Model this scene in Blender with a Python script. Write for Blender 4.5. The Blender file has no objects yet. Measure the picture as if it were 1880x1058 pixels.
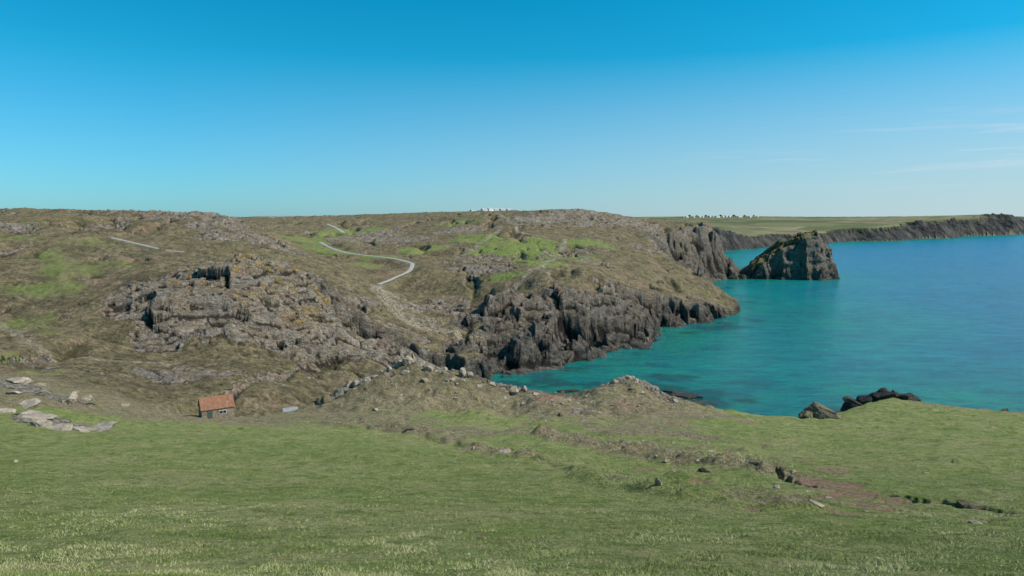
import bpy, math, random
import numpy as np
from mathutils import Vector, Matrix
random.seed(7); rng=np.random.default_rng(7)
scene=bpy.context.scene
H=60.0; F=1253.0; PITCH=math.atan(129/F)
cp,sp=math.cos(PITCH),math.sin(PITCH)
# ---------- survey helper: bearing / elevation of the theodolite at the viewpoint ----------
def ray(u,v):
    x=(u-940)/F; y=(529-v)/F
    return x, cp+y*sp, -sp+y*cp
def S(u,v,d):
    x,y,z=ray(u,v); k=d/y
    return (x*k,d,H+z*k)
def P(u,d,z):   # bearing of u at distance d with height z
    return ((u-940)/F*d*1.0/ cp*1.0, d, z)
def C(u,v):     # point at sea level
    x,y,z=ray(u,v); k=-H/z
    return (x*k,y*k)
# ---------- noise ----------
def h2(ix,iy,seed):
    h=(ix.astype(np.int64)*374761393+iy.astype(np.int64)*668265263+seed*974634777)&0xffffffff
    h=((h^(h>>13))*1274126177)&0xffffffff
    h=((h^(h>>16))*2246822519)&0xffffffff
    return ((h^(h>>15))&0xffffff).astype(np.float32)/16777216.0
def vn(x,y,seed=0):
    ix=np.floor(x); iy=np.floor(y); fx=(x-ix).astype(np.float32); fy=(y-iy).astype(np.float32)
    ix=ix.astype(np.int64); iy=iy.astype(np.int64)
    fx=fx*fx*fx*(fx*(fx*6-15)+10); fy=fy*fy*fy*(fy*(fy*6-15)+10)
    a=h2(ix,iy,seed);b=h2(ix+1,iy,seed);c=h2(ix,iy+1,seed);d=h2(ix+1,iy+1,seed)
    return (a+(b-a)*fx)*(1-fy)+(c+(d-c)*fx)*fy
def fbm(x,y,o=4,seed=0,g=0.5):
    s=0;a=1;t=0
    for i in range(o):
        s=s+a*vn(x*2**i+17.3*i,y*2**i-9.1*i,seed+i*13); t+=a; a*=g
    return s/t*2-1
def ridged(x,y,o=4,seed=0,g=0.55):
    s=0;a=1;t=0
    for i in range(o):
        n=vn(x*2**i+7.3*i,y*2**i-3.1*i,seed+i*11)*2-1
        s=s+a*(1-np.abs(n)*1.6); t+=a; a*=g
    return s/t
def voro(x,y,seed=0,tilt=0.9):
    ix=np.floor(x).astype(np.int64); iy=np.floor(y).astype(np.int64)
    best=np.full(x.shape,9.0,np.float32); val=np.zeros(x.shape,np.float32)
    for dx in (-1,0,1):
        for dy in (-1,0,1):
            cx=ix+dx; cy=iy+dy
            px=cx+h2(cx,cy,seed); py=cy+h2(cx,cy,seed+5)
            ddx=(x-px).astype(np.float32); ddy=(y-py).astype(np.float32)
            d=ddx*ddx+ddy*ddy
            a=h2(cx,cy,seed+9); b1=h2(cx,cy,seed+19)*2-1; b2=h2(cx,cy,seed+29)*2-1
            v=a*0.7+0.15+tilt*(b1*ddx+b2*ddy)
            m=d<best
            best=np.where(m,d,best); val=np.where(m,v,val)
    return val,np.sqrt(best)
def ss(a,b,x):
    t=np.clip((x-a)/(b-a),0,1); return t*t*(3-2*t)
# ---------- spot heights ----------
pts=[S(*p) for p in [
(0,1058,9),(940,1058,9),(1880,1058,9.5),(0,950,19),(500,950,19),(940,950,20),(1400,950,21),(1880,950,22),
(0,860,40),(470,860,40),(940,860,41),(1300,870,40),(1600,880,38),(1880,880,40),
(0,805,58),(250,802,64),(500,800,70),(800,800,72),(1050,800,72),(1300,812,68),(1500,812,68),(1700,800,72),(1880,805,70),
(110,775,80),(250,775,90),(400,771,108),(470,768,110),(540,758,113),(620,752,110),(800,755,98),(1000,765,90),
(640,705,122),(580,742,118),(700,687,125),(760,662,130),(820,680,128),(850,690,128),(900,704,126),(960,716,125),(1020,724,122),(1080,722,120),(1120,704,121),(1150,692,122),(1185,706,120),(1220,724,118),(1300,757,105),(1400,769,98),(1480,772,95),(1540,765,100),(1600,746,112),(1600,742,126),(1660,741,126),(1560,750,122),(1700,745,115),(1800,752,112),(1880,762,108),(2100,775,105),
(760,720,112),(1150,745,102),(900,742,105),(1400,790,80),(1650,775,90),(1800,785,85),(700,735,108),(830,730,108),(1000,742,104),
(0,700,100),(130,745,95),(0,775,74),(60,735,90),(0,640,150),(100,665,150),(-200,640,140),(-200,720,90),(-200,820,50),
(300,710,145),(400,702,150),(500,715,150),(600,702,170),(680,692,190),(740,680,202),(200,690,135),
(300,668,166),(450,662,180),(600,662,196),
(215,585,195),(215,552,205),(260,520,212),(330,500,220),(400,484,225),(455,470,228),(530,488,232),(590,512,232),(640,565,230),(700,628,220),(725,652,214),
(300,590,192),(420,570,200),(520,580,205),(600,620,205),(400,630,187),(260,640,180),(520,640,196),
(400,440,330),(300,425,350),(500,440,360),(560,470,340),(620,510,320),(680,560,290),(730,610,262),
(200,440,310),(100,430,310),(0,430,300),(100,500,240),(0,500,230),(180,540,213),(60,580,190),(150,620,170),(0,560,200),
(0,384,400),(150,386,410),(300,390,410),(380,394,405),(420,399,395),(450,407,390),(490,425,380),(540,447,370),
(-300,600,180),(-300,420,350),(-300,384,450),
(695,522,340),(757,490,385),(740,472,430),(650,468,450),(592,447,540),(560,430,600),(630,428,640),(605,411,720),(520,412,700),
(700,420,650),(800,455,480),(760,440,540),(830,420,600),(840,492,400),(820,540,350),(790,570,320),(740,525,365),(700,548,318),
(770,600,290),(830,612,275),(800,640,257),(870,622,270),(960,605,285),(740,590,285),
(890,560,318),(930,542,315),(1020,519,322),(1080,525,326),(1130,532,334),(1165,540,346),(1200,548,366),(1260,545,400),(1330,561,432),(1300,522,450),(1270,485,490),(1240,452,540),
(940,600,293),(1020,617,299),(1090,625,304),(1130,618,315),(1165,605,330),
(1000,480,400),(930,440,500),(1100,490,410),(1150,450,520),(1200,500,450),(960,405,600),(880,400,650),(850,391,800),
(1050,384,650),(1000,386,680),(1110,391,660),(1170,402,680),(1100,440,530),(1200,418,640),(1040,412,600),
(1250,406,700),(1290,408,705),(1225,412,690),
(1350,434,1370),(1450,430,1575),(1350,420,1750),(1300,408,2200),(1350,397,3000),(1530,418,1880),(1600,413,1910),(1700,407,2065),(1770,402,2350),(1830,393,2520),(1880,397,2710),(1600,400,3500),(1450,399,3500),(1750,400,3500),(2000,400,3100),(1250,398,3000),(1600,405,2500),
(480,406,1500),(700,396,1100),(600,402,1300),(780,391,950),(880,388,900),(950,387,900)]]
pts+=[P(*p) for p in [
(600,150,15),(700,162,13),(760,167,12),(850,165,9),(960,160,10),(1080,155,12),(1150,155,14),(1250,150,11),(1350,140,11),(1480,128,14),(1600,152,13),(1750,150,14),(1900,140,14),(2100,140,14),
(400,132,21),(300,126,24.5),(500,138,18),(560,135,17.5),
(455,252,42),(560,262,33),(640,262,25),(700,262,16),(350,260,43),(250,250,44),
(560,430,37),(520,470,41),(620,420,34),(600,480,37),(470,500,45),(430,560,49),(680,480,38),(720,400,30),(660,390,31),
(0,700,60),(300,700,56),(0,1500,57),(200,3000,52),(600,3000,50),(1000,1200,64),(1150,1000,62),(1000,3000,58),
(0,6500,46),(500,6500,42),(1000,6500,50),(1500,6500,58),(-1500,3000,60),(-1000,800,62),
(1200,850,54),(1250,800,45),(1230,1100,50),(1250,1500,45)]]
pts+=[(0,0,58.2),(-6,3,58.3),(6,3,57.6),(-60,0,62),(60,0,54),(0,-60,68),(-200,50,66),(120,60,36),(200,20,30),(-100,60,50),(-300,-100,70),(200,-100,50)]
A=np.array(pts,np.float64); n=len(A)
xy=A[:,:2]; zz=A[:,2]
D=np.sqrt(((xy[:,None]-xy[None])**2).sum(-1))
K=-np.sqrt(D*D+4.0)
rd=np.hypot(xy[:,0],xy[:,1])
K[np.arange(n),np.arange(n)]+= 0.02*rd**0.5
Q=np.c_[np.ones(n),xy/1000]
M=np.block([[K,Q],[Q.T,np.zeros((3,3))]])
W=np.linalg.solve(M,np.r_[zz,0,0,0])
def rbf(x,y):
    x=x.astype(np.float32).ravel(); y=y.astype(np.float32).ravel()
    acc=np.zeros(x.shape,np.float64)
    for i in range(n):
        acc+= -W[i]*np.sqrt((x-xy[i,0])**2+(y-xy[i,1])**2+4.0)
    return acc+W[n]+W[n+1]*x/1000+W[n+2]*y/1000
# ---------- coast ----------
coast=[C(*p) for p in [(2050,424),(1960,427),(1880,429),(1840,431),(1790,433),(1750,437),(1700,438),(1650,441),(1600,443),(1560,445),(1480,447),(1410,452),(1335,457),(1290,468),(1300,485),(1340,497),(1368,508),(1345,514),(1308,516),(1262,532),(1292,546),(1330,562),(1366,573),
(1330,587),(1300,595),(1260,603),(1215,612),(1197,620),(1188,637),(1168,641),(1145,641),(1110,655),(1060,660),(1030,668),(985,680),(930,694),(890,700),(850,702),
(800,706),(830,730),(930,745),(1000,748),(1100,742),(1190,728),(1225,718),(1280,728),(1275,740),(1250,760),(1350,800),(1480,810),(1600,790),(1750,790),(1900,810),(2300,840)]]
coast+=[(400,40),(450,-300),(-9000,-300),(-9000,9000),(3200,9000),(3300,5500)]
CO=np.array(coast)
def sdist(x,y):
    x=x.astype(np.float32);y=y.astype(np.float32)
    best=np.full(x.shape,1e12,np.float32); inside=np.zeros(x.shape,bool)
    for i in range(len(CO)):
        x1,y1=CO[i]; x2,y2=CO[(i+1)%len(CO)]
        ex,ey=x2-x1,y2-y1
        t=np.clip(((x-x1)*ex+(y-y1)*ey)/(ex*ex+ey*ey),0,1)
        d=(x-x1-t*ex)**2+(y-y1-t*ey)**2
        best=np.minimum(best,d)
        if y1!=y2:
            c=((y1>y)!=(y2>y))&(x<(x2-x1)*(y-y1)/(y2-y1)+x1)
            inside^=c
    return np.where(inside,1,-1)*np.sqrt(best)
# ---------- polar ground sheet ----------
th=np.radians(np.r_[np.linspace(-100,-39.2,60),np.linspace(-39,39,1150),np.linspace(39.2,100,60)])
rr=np.r_[np.linspace(0.4,5,12),np.geomspace(5.15,75,260)[0:],np.linspace(75.5,260,330),np.linspace(260.7,480,300),np.linspace(481.2,760,190),np.geomspace(766,3300,240),np.geomspace(3360,9000,22)]
nt,nr=len(th),len(rr)
R,T=np.meshgrid(rr,th,indexing='ij')
X=R*np.sin(T); Y=R*np.cos(T)
x=X.ravel(); y=Y.ravel(); r=R.ravel(); tt=T.ravel()
def blob(lst):
    m=np.zeros(x.shape)
    for (u,v,d,rx) in lst:
        px,py,_=S(u,v,d); q=np.hypot(x-px,y-py)/rx
        m=np.maximum(m,1-ss(0.55,1.1,q))
    return m
zr=rbf(x,y); sd=sdist(x,y)
far=ss(700,1400,r)
w1=fbm(x/28,y/28,4,3); w2=ridged(x/13,y/13,3,8)
b2h=blob([(1310,460,700,80)])
sw=sd+ (w1*9+(w2-0.4)*5)*(1-far)+far*(fbm(x/170,y/170,3,5)*60)-b2h*6*(ridged(x/17,y/17,2,9)-.3)
k=1.2+0.7*fbm(x/45,y/45,3,30)+.3*b2h
cl=np.where(sw>0,k*sw,sw*0.4)
Z0=np.minimum(zr,cl).reshape(nr,nt)
Tan0=(Z0-H)/R
def gz0(G,px,py):
    rad=math.hypot(px,py); t=math.atan2(px,py)
    i=np.searchsorted(rr,rad)-1; j=np.searchsorted(th,t)-1
    i=min(max(i,0),nr-2); j=min(max(j,0),nt-2)
    a=(rad-rr[i])/(rr[i+1]-rr[i]); b=(t-th[j])/(th[j+1]-th[j])
    return (G[i,j]*(1-a)+G[i+1,j]*a)*(1-b)+(G[i,j+1]*(1-a)+G[i+1,j+1]*a)*b
def hit0(G,TG,u,v,rmin=4):
    a,b,c=ray(u,v); t=math.atan2(a,b); tz=c/math.hypot(a,b)
    j=int(np.argmin(np.abs(th-t))); col=TG[:,j]
    ok=np.where((col>=tz)&(rr>rmin))[0]
    i=ok[0] if len(ok) else nr-1
    rad=rr[i]
    px,py=rad*math.sin(t),rad*math.cos(t)
    return (px,py,gz0(G,px,py))
# paths surveyed on the smooth base surface
TR=[([(757,484),(759,490),(752,498),(740,506),(725,513),(706,519),(693,523)],3.4,"pale winding gravel track down the valley"),
 ([(588,445),(598,452),(612,459),(632,465),(655,469),(690,471),(720,473),(742,477),(756,484)],3.8,"pale gravel track crossing the grassy valley"),
 ([(602,412),(612,416),(624,421),(632,428)],4.5,"pale track climbing the distant hillside"),
 ([(205,437),(225,442),(250,448),(272,453),(292,458)],2.4,"pale track across the heath hillside"),
 ([(305,460),(322,462),(340,464)],1.8,"short pale stretch of track across the heath")]
paths=[]
for uv,w,lab in TR:
    pp=[Vector(hit0(Z0,Tan0,*p,rmin=250)) for p in uv]
    for _ in range(2):
        pp=[pp[0]]+[(pp[i-1]+pp[i]*2+pp[i+1])/4 for i in range(1,len(pp)-1)]+[pp[-1]]
    out=[]
    for i in range(len(pp)-1):
        p0=pp[max(i-1,0)];p1=pp[i];p2=pp[i+1];p3=pp[min(i+2,len(pp)-1)]
        m=max(2,int((p2-p1).length/3.0))
        for q in range(m):
            t=q/m; out.append(0.5*((2*p1)+(p2-p0)*t+(2*p0-5*p1+4*p2-p3)*t*t+(3*p1-p0-3*p2+p3)*t**3))
    out.append(pp[-1])
    oz=np.array([p.z for p in out])
    for _ in range(12): oz[1:-1]=(oz[:-2]+oz[1:-1]*2+oz[2:])/4
    for p,z_ in zip(out,oz): p.z=float(z_)
    paths.append((out,w,lab))
pmask=np.zeros(x.shape); pz_=np.zeros(x.shape); pd_=np.full(x.shape,1e9)
for out,w,lab in paths:
    ox=[p.x for p in out]; oy=[p.y for p in out]
    sel=np.where((x>min(ox)-15)&(x<max(ox)+15)&(y>min(oy)-15)&(y<max(oy)+15))[0]
    xs,ys=x[sel],y[sel]; bd=pd_[sel]; bz_=pz_[sel]; bm_=pmask[sel]
    for a,b in zip(out[:-1],out[1:]):
        ex,ey=b.x-a.x,b.y-a.y; L=ex*ex+ey*ey+1e-6
        t=np.clip(((xs-a.x)*ex+(ys-a.y)*ey)/L,0,1); d=np.hypot(xs-a.x-t*ex,ys-a.y-t*ey)
        m=d<bd; bd=np.where(m,d,bd); bz_=np.where(m,a.z+(b.z-a.z)*t,bz_); bm_=np.where(m,1-ss(w*0.8,w*2.6,d),bm_)
    pd_[sel]=bd; pz_[sel]=bz_; pmask[sel]=bm_
# cliffs with benches
bench=fbm(x/14+sd/30,y/14,3,33)*2.5
land=zr
z=np.minimum(land,cl+np.where(sw>3,bench,0))
cliffm=ss(-1.5,2.0,land-(cl+bench))*(sw>-3)
def blobg(lst,rmin=4):   # (u,v,radius) located on the base surface
    m=np.zeros(x.shape)
    for (u,v,rx) in lst:
        px,py,_=hit0(Z0,Tan0,u,v,rmin); q=np.hypot(x-px,y-py)/rx
        m=np.maximum(m,1-ss(0.5,1.1,q))
    return m
def linemask(uv,w,wob=.5,rmin=4):
    P3=[hit0(Z0,Tan0,*p,rmin) for p in uv]; m=np.zeros(x.shape)
    for a,b in zip(P3[:-1],P3[1:]):
        ex,ey=b[0]-a[0],b[1]-a[1]
        L=ex*ex+ey*ey+1e-6
        if L>150**2: continue
        t=np.clip(((x-a[0])*ex+(y-a[1])*ey)/L,0,1)
        d=np.hypot(x-a[0]-t*ex,y-a[1]-t*ey)+fbm(x/(w*1.8),y/(w*1.8),3,131)*w*wob
        m=np.maximum(m,1-ss(w*0.5,w,d))
    return m
warpn=fbm(x/16,y/16,4,41)
fine=fbm(x/4.5,y/4.5,4,57)
crag=blob([(265,560,205,15),(340,560,205,20),(430,540,208,24),(520,560,210,22),(590,580,214,20),(650,630,212,15),(700,640,212,11),(300,620,188,11),(480,490,226,18),(400,500,218,18),(340,505,215,14),(560,510,226,14),(620,580,222,12)])
crag=ss(0.25,0.7,crag*1.0+warpn*0.3+fine*.45)
hcl=blob([(890,585,303,9),(930,580,306,11),(975,570,308,13),(1020,575,310,14),(1060,580,312,14),(1095,585,316,13),(1130,585,323,12),(1165,585,336,12),(1200,590,352,12),(960,635,275,15),(900,640,268,14),(1020,640,285,14),(850,650,262,10),(850,590,300,8),(1240,580,378,11),(1290,575,402,11),(1085,640,298,12),(1120,632,308,12),(1150,620,322,12),(1180,610,340,12),(1060,645,290,10),(1000,620,294,12),(930,615,287,12),(830,570,318,7),(870,560,318,8)])
hcl=ss(0.3,0.55,hcl+warpn*0.2+fbm(x/5,y/5,3,46)*.3)
# hillside outcrops
hill=ss(120,150,r)*(1-ss(900,1300,r))
oc=fbm(x/34,y/34,5,51)
outc=ss(0.2,0.36,oc)*hill*ss(0.0,0.25,fine)*.8
ob=blob([(650,440,560,35),(690,430,600,45),(740,440,540,30),(840,430,580,30),(850,480,420,18),(900,510,380,18),(860,510,390,14),(1000,405,610,40),(960,410,600,25),(1060,400,620,45),(1110,405,640,45),(1160,410,650,35),(1220,440,600,30),(1240,470,540,26),(1090,490,430,14),(440,425,350,25),(490,440,350,22),(520,455,345,18),(400,410,370,22),(350,400,390,24),(300,400,390,18),(30,420,320,14),(820,560,325,16),(850,575,315,14),(290,690,155,8),(330,700,150,7),(900,480,430,16),(680,560,295,8),(760,560,315,9),(790,580,300,7),(730,610,268,8),(770,625,262,7)])
ob2=ss(0.4,0.65,ob*.7+fine*0.5+fbm(x/15,y/15,2,62)*.25)*0.9
knoll=blob([(700,685,124,5),(745,672,129,6),(790,682,129,6),(840,692,128,7),(900,708,126,6),(960,718,123,6),(1010,740,112,5),(1150,700,122,7),(1190,712,120,5),(1220,724,118,5),(1240,735,113,4),(640,712,121,5),(590,738,118,4),(1060,770,95,3),(40,700,100,6),(80,720,96,5),(130,730,97,4),(70,770,80,4),(120,785,76,4),(170,788,76,3)])
kn=ss(0.45,0.85,knoll*.8+fbm(x/2.2,y/2.2,4,71)*0.6)
valley=blobg([(692,530,4),(700,542,6),(712,555,7),(726,568,7.5),(740,580,8),(755,592,8),(775,598,8),(800,604,8),(825,608,8),(850,612,7),(872,618,6),(720,545,5),(760,575,6),(790,590,6)],rmin=225)
vr=ss(0.25,0.75,valley+fbm(x/3.5,y/3.5,4,73)*0.6)
rock=np.clip(np.maximum.reduce([cliffm,crag,hcl,outc,ob2,kn*0.9]),0,1)*(1-.6*vr)
rock=np.where(far>0.5,cliffm,rock)
# rock relief: broad blocks with smaller joints
v1,f1=voro((x+y*.3)/17+warpn*.8,(y-x*.3)/11,3,1.1); v2,f2=voro(x/5.5+fine*.25,y/4.2+warpn,23,1.0); v3,f3=voro(x/2.1,y/1.8,43,.8)
rel=(ridged(x/30,y/30,2,77)-0.5)*4+ (v1-0.5)*5.0+(v2-0.5)*1.1+(v3-0.5)*0.3+ fbm(x/8,y/8,5,79,.58)*1.2
relc=(ridged((x+.5*y)/34,(y-.5*x)/20,3,77)-0.5)*3.0+(v1-0.5)*2.0+(v2-0.5)*0.6+(v3-.5)*.3+fbm(x/5,y/5,5,79,.62)*0.9
small=((v2-0.5)*1.2+(v3-0.5)*0.6+0.1)
lrg=np.clip(np.maximum.reduce([crag,cliffm,hcl]),0,1)
hard=np.maximum(cliffm,hcl)
cut=-8.5*ss(0.60,0.85,ridged((x+y*.4)/30,(y-.4*x)/44,2,83))*hard
caves=blob([(1048,605,305,6.5),(1062,620,302,5.5),(1035,590,308,5),(940,575,302,4),(1110,600,314,4),(1180,590,344,5),(1215,590,356,5),(985,640,276,4),(1270,585,386,5),(905,590,297,3.5)])
z=z+rock*(lrg*(rel*hard+relc*(1-hard)+cut)+(1-lrg)*small*np.clip(r/200,0.5,1.3))*np.where(sw<2,0.4,1)*(1-far)
# slanting ledges
zt=z+ (x*.16-y*.08)+fbm(x/12,y/12,3,85)*2.4
s1=5.0; fr=zt/s1-np.floor(zt/s1); led=(ss(.25,.75,fr)-fr)*s1
s2=1.5; fr2=zt/s2-np.floor(zt/s2); led2=(ss(.25,.75,fr2)-fr2)*s2
z=z+lrg*rock*(1-far)*(led*(.5*hard+.3*(1-hard))+led2*.4)*(sw>1)
z=z-caves*9*np.clip(z/8,0,1)
z=z+far*cliffm*(fbm(x/110,y/110,2,84)*15)*ss(4,30,sw)
# soft ground undulation
und=fbm(x/22,y/22,3,91)*1.5*ss(120,220,r)+fbm(x/5,y/5,4,93)*0.5*ss(60,160,r)*(1-0.9*far)+fbm(x/1.7,y/1.7,3,96)*(0.22*ss(75,110,r)+.18*ss(130,180,r))*(1-far)+fbm(x/9,y/9,3,95)*0.42*ss(12,40,r)*(1-far)+fbm(x/1.6,y/1.6,3,97)*0.06*(1+ss(15,50,r)*2)*(1-far)
z=z+und*(sw>0)*np.clip(sw/5,0,1)
gul=ridged(x/42,y/60,3,99); z=z-ss(0.55,0.85,gul)*3.8*hill*(1-rock)*np.clip((sw-8)/15,0,1)
z=z+ss(200,420,r)*(1-far)*fbm(x/75,y/75,2,108)*4.2*np.clip(sw/50,0,1)*(1-pmask)*ss(20,45,np.abs(zr-72))
kz=blob([(700,700,122,14),(760,690,122,16),(850,705,120,16),(950,725,118,16),(1050,735,114,14),(1150,715,116,14),(1230,745,108,12),(640,720,118,9),(760,735,106,14),(900,745,104,14),(1050,755,98,14)])
z=z+kz*(fbm(x/5,y/5,4,100)*1.3+fbm(x/1.2,y/1.2,3,102)*.2)
# foreground hummocks, low eroded ridge
RID=[(700,785,2.6),(740,790,2.5),(765,788,2),(800,800,2.4),(840,812,2.2),(870,826,1.8),(905,828,1.8),(935,835,1.7),(980,846,1.6),(1090,818,2.8),(1120,822,3),(1150,830,2.6),(1180,832,2.4),(1230,846,2),(1270,852,2.4),(1310,856,2.2),(1350,850,2),(1390,862,1.8),(1430,872,1.5),(1060,800,2.4),(560,770,2),(610,772,2.4),(650,775,2),(1290,830,2),(1340,835,2),(960,790,2.2),(1000,800,2),(1200,812,2.4),(1130,795,2.4),(1260,875,1.6),(1330,880,1.4),(1380,890,1.2)]
hm=blobg(RID)
crest=linemask([(600,775),(690,787),(760,792),(850,812),(935,835),(1030,856),(1130,880),(1210,897),(1300,912),(1420,925)],1.9,.8)
step_=linemask([(1010,800),(1090,815),(1180,830),(1260,850),(1340,855),(1420,868)],1.9,.9)
z=z+hm*(0.14+0.6*fbm(x/2.2,y/2.2,4,101))+crest*(.38+.25*fbm(x/1.3,y/1.3,3,105))+step_*(.36+.45*fbm(x/1.2,y/1.2,4,106))
dirtb=blobg([(1490,880,1.8),(1530,888,2),(1570,900,1.8),(1620,908,1.6),(1540,910,1.7),(1590,925,1.4),(1560,940,1),(1650,915,1.3),(1700,915,1.1),(1780,925,.9),(1860,935,.8),(1800,960,.5),(1240,780,2.5),(1370,776,2.5),(1480,850,1.5),(880,985,.3),(872,1000,.2),(1530,868,1.5),(1380,935,.6),(1290,880,.9),(1500,905,1.2),(1640,930,.8),(1180,860,1),(1100,835,1.2),(1150,750,3),(1000,740,3),(880,722,3)])
dm=ss(0.38,0.72,dirtb*.85+fbm(x/.9,y/.9,4,103)*0.75)
bank=np.maximum(linemask([(1425,868),(1450,880),(1490,888)],.4,.9),linemask([(1640,903),(1690,912),(1730,916),(1765,924),(1800,927),(1840,933),(1900,946)],.36,.9))
z=z-0.5*bank-0.10*dm*(1+fbm(x/.6,y/.6,2,104))
z=z+vr*(fbm(x/2.2,y/2.2,4,109)*1.1)*(1-pmask)
z=z*(1-pmask)+pz_*pmask
Z=z.reshape(nr,nt)
# cavity mask: crevice and cave shade painted into rock, darker growth in heath gullies
def boxb(G,a,b):
    def one(G,k,ax):
        if k<1: return G
        pad=[(0,0),(0,0)]; pad[ax]=(k+1,k); Gp=np.pad(G,pad,mode='edge'); c=np.cumsum(Gp,axis=ax)
        if ax==0: return (c[2*k+1:]-c[:-2*k-1])/(2*k+1)
        return (c[:,2*k+1:]-c[:,:-2*k-1])/(2*k+1)
    return one(one(G,a,0),b,1)
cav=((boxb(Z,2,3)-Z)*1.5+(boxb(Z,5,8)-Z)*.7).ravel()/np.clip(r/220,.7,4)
cav=np.clip(cav,-1,1)*.5*(1-.5*(r<118))+.5+caves*.3  # cave recesses get extra painted shade
dZr=np.gradient(Z,axis=0)/np.gradient(rr)[:,None]
dZt=np.gradient(Z,axis=1)/(R*np.gradient(th)[None,:])
slope=np.sqrt(dZr**2+dZt**2).ravel()
rock=np.clip(np.maximum(rock,ss(0.95,1.5,slope)*ss(140,160,r)*(1-vr)*(1-far)),0,1)*(1-pmask*.8)
steep=ss(.6,1.6,slope)*lrg*(1-far)
push=steep*(fbm(x/14+z/4.5,z/2.4,3,140)*.9)
push2=steep*(fbm(z/3.0+7,x/12+y/12,3,142)*1.0)
Xd=(x+push2*np.cos(tt)+push*np.sin(tt)).reshape(X.shape); Yd=(y-push2*np.sin(tt)+push*np.cos(tt)).reshape(X.shape)
# cover masks
core=blob([(960,445,480,34),(1000,455,455,28),(920,455,465,26),(880,430,520,24),(930,530,355,11)])
lush=np.maximum(blob([(960,445,480,40),(920,460,460,32),(1000,460,455,32),(930,530,355,12),(880,430,520,32),(1060,470,440,22),(880,520,385,12),(700,470,440,16),(620,470,460,20),(570,440,560,50),(640,430,640,45),(780,455,480,22),(1000,500,395,18),(1080,450,500,24),(560,470,480,30),(660,490,410,14),(850,410,640,30)]),
  .52*blob([(60,450,280,38),(0,470,260,36),(160,480,250,24),(80,540,215,14),(30,590,185,16),(60,670,148,9),(120,600,178,10),(250,470,290,18),(100,690,130,8),(0,540,210,14)]))
lush=ss(0.25,0.85,lush+fbm(x/20,y/20,4,111)*0.5+fine*.3)
lim=84+46*ss(.2,.36,tt)
near=1-ss(0,30,r-lim+fbm(x/14,y/14,4,113)*34)
band=blobg([(700,770,10),(800,785,9),(900,795,8),(1000,800,8),(1080,812,7),(1160,825,6),(1240,840,5),(1320,850,4.5),(1400,862,4),(1460,872,3),(1150,785,9),(1250,790,8),(1350,810,6),(1050,775,9),(640,760,8)])
kd=ss(0.3,0.9,blob([(700,735,108,10),(760,700,118,18),(850,710,115,20),(950,735,108,18),(1050,740,105,18),(1150,730,108,19),(1240,755,98,12),(640,730,115,8),(60,720,95,14),(150,740,95,10)])+hm*.6+band*.65+crest*.5+step_*.7+fbm(x/5,y/5,5,115)*0.65)
lushn=np.clip(near*(1-kd*0.9),0,1)
lush=np.clip(np.maximum(lush*(.66+.34*core)*ss(110,140,r),lushn),0,1)
lush=lush*(1-far)
def gz(px,py): return gz0(Z,px,py)
Tan=(Z-H)/R
def hit(u,v,rmin=4): return hit0(Z,Tan,u,v,rmin)
tr=np.zeros(x.shape)
for uv,w,rm_,st_ in [([(905,392),(935,405),(960,428),(990,437),(1040,440),(1030,462),(1005,480),(985,492),(960,512),(930,535),(890,550)],2.2,330,1.0),
  ([(920,415),(900,435),(870,455),(840,470)],2.2,330,.85),([(860,548),(830,545)],2,300,.5),([(1040,440),(1090,438),(1130,445)],1.6,330,.5),
  ([(0,590),(50,625),(110,650),(200,662),(300,664),(420,690),(520,710)],1.7,120,.65),([(695,525),(700,540),(715,560),(740,590),(780,603),(850,612)],3,225,.9),([(985,492),(1010,505)],2.3,330,.7),([(690,530),(708,552),(725,580)],2,225,.8)]:
    tr=np.maximum(tr,linemask(uv,w,.7,rm_)*st_*(.8+.4*fine))
tr=np.clip(np.maximum(tr,vr*.7),0,1)
dirt=np.clip(dm,0,1)
dirt=np.maximum(dirt,ss(0.5,0.9,fbm(x/9,y/9,4,133)+0.25)*0.4*ss(110,150,r)*(1-far))
lich=blob([(455,475,226,14),(400,485,222,12),(520,490,228,14),(600,530,226,12),(630,575,222,9),(300,520,212,10),(340,500,216,10),(1300,430,705,30),(1280,420,700,25),(370,515,212,8),(460,520,212,10),(560,540,214,10)])*ss(-0.1,0.3,fbm(x/3,y/3,3,141))
pale=blob([(640,610,212,8),(670,600,216,8),(690,640,212,8),(620,660,200,7),(980,400,610,30),(960,412,600,18),(700,650,210,8),(60,690,102,6),(150,730,97,6),(100,780,77,6),(170,788,76,5),(1310,440,702,26)])  # last spot paints the sunlit look of the headland pinnacle
pale=np.clip(pale*.8*ss(-.2,.3,fine)+.25*crag*ss(-.1,.4,warpn+fine*.4)+vr*.8+kn*0.7*(r<140),0,1)
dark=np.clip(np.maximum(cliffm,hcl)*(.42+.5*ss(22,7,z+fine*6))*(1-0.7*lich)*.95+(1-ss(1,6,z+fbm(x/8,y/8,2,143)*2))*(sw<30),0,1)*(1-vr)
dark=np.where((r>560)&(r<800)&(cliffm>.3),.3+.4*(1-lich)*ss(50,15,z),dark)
dark=np.where(far>.5,cliffm,dark)
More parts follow.
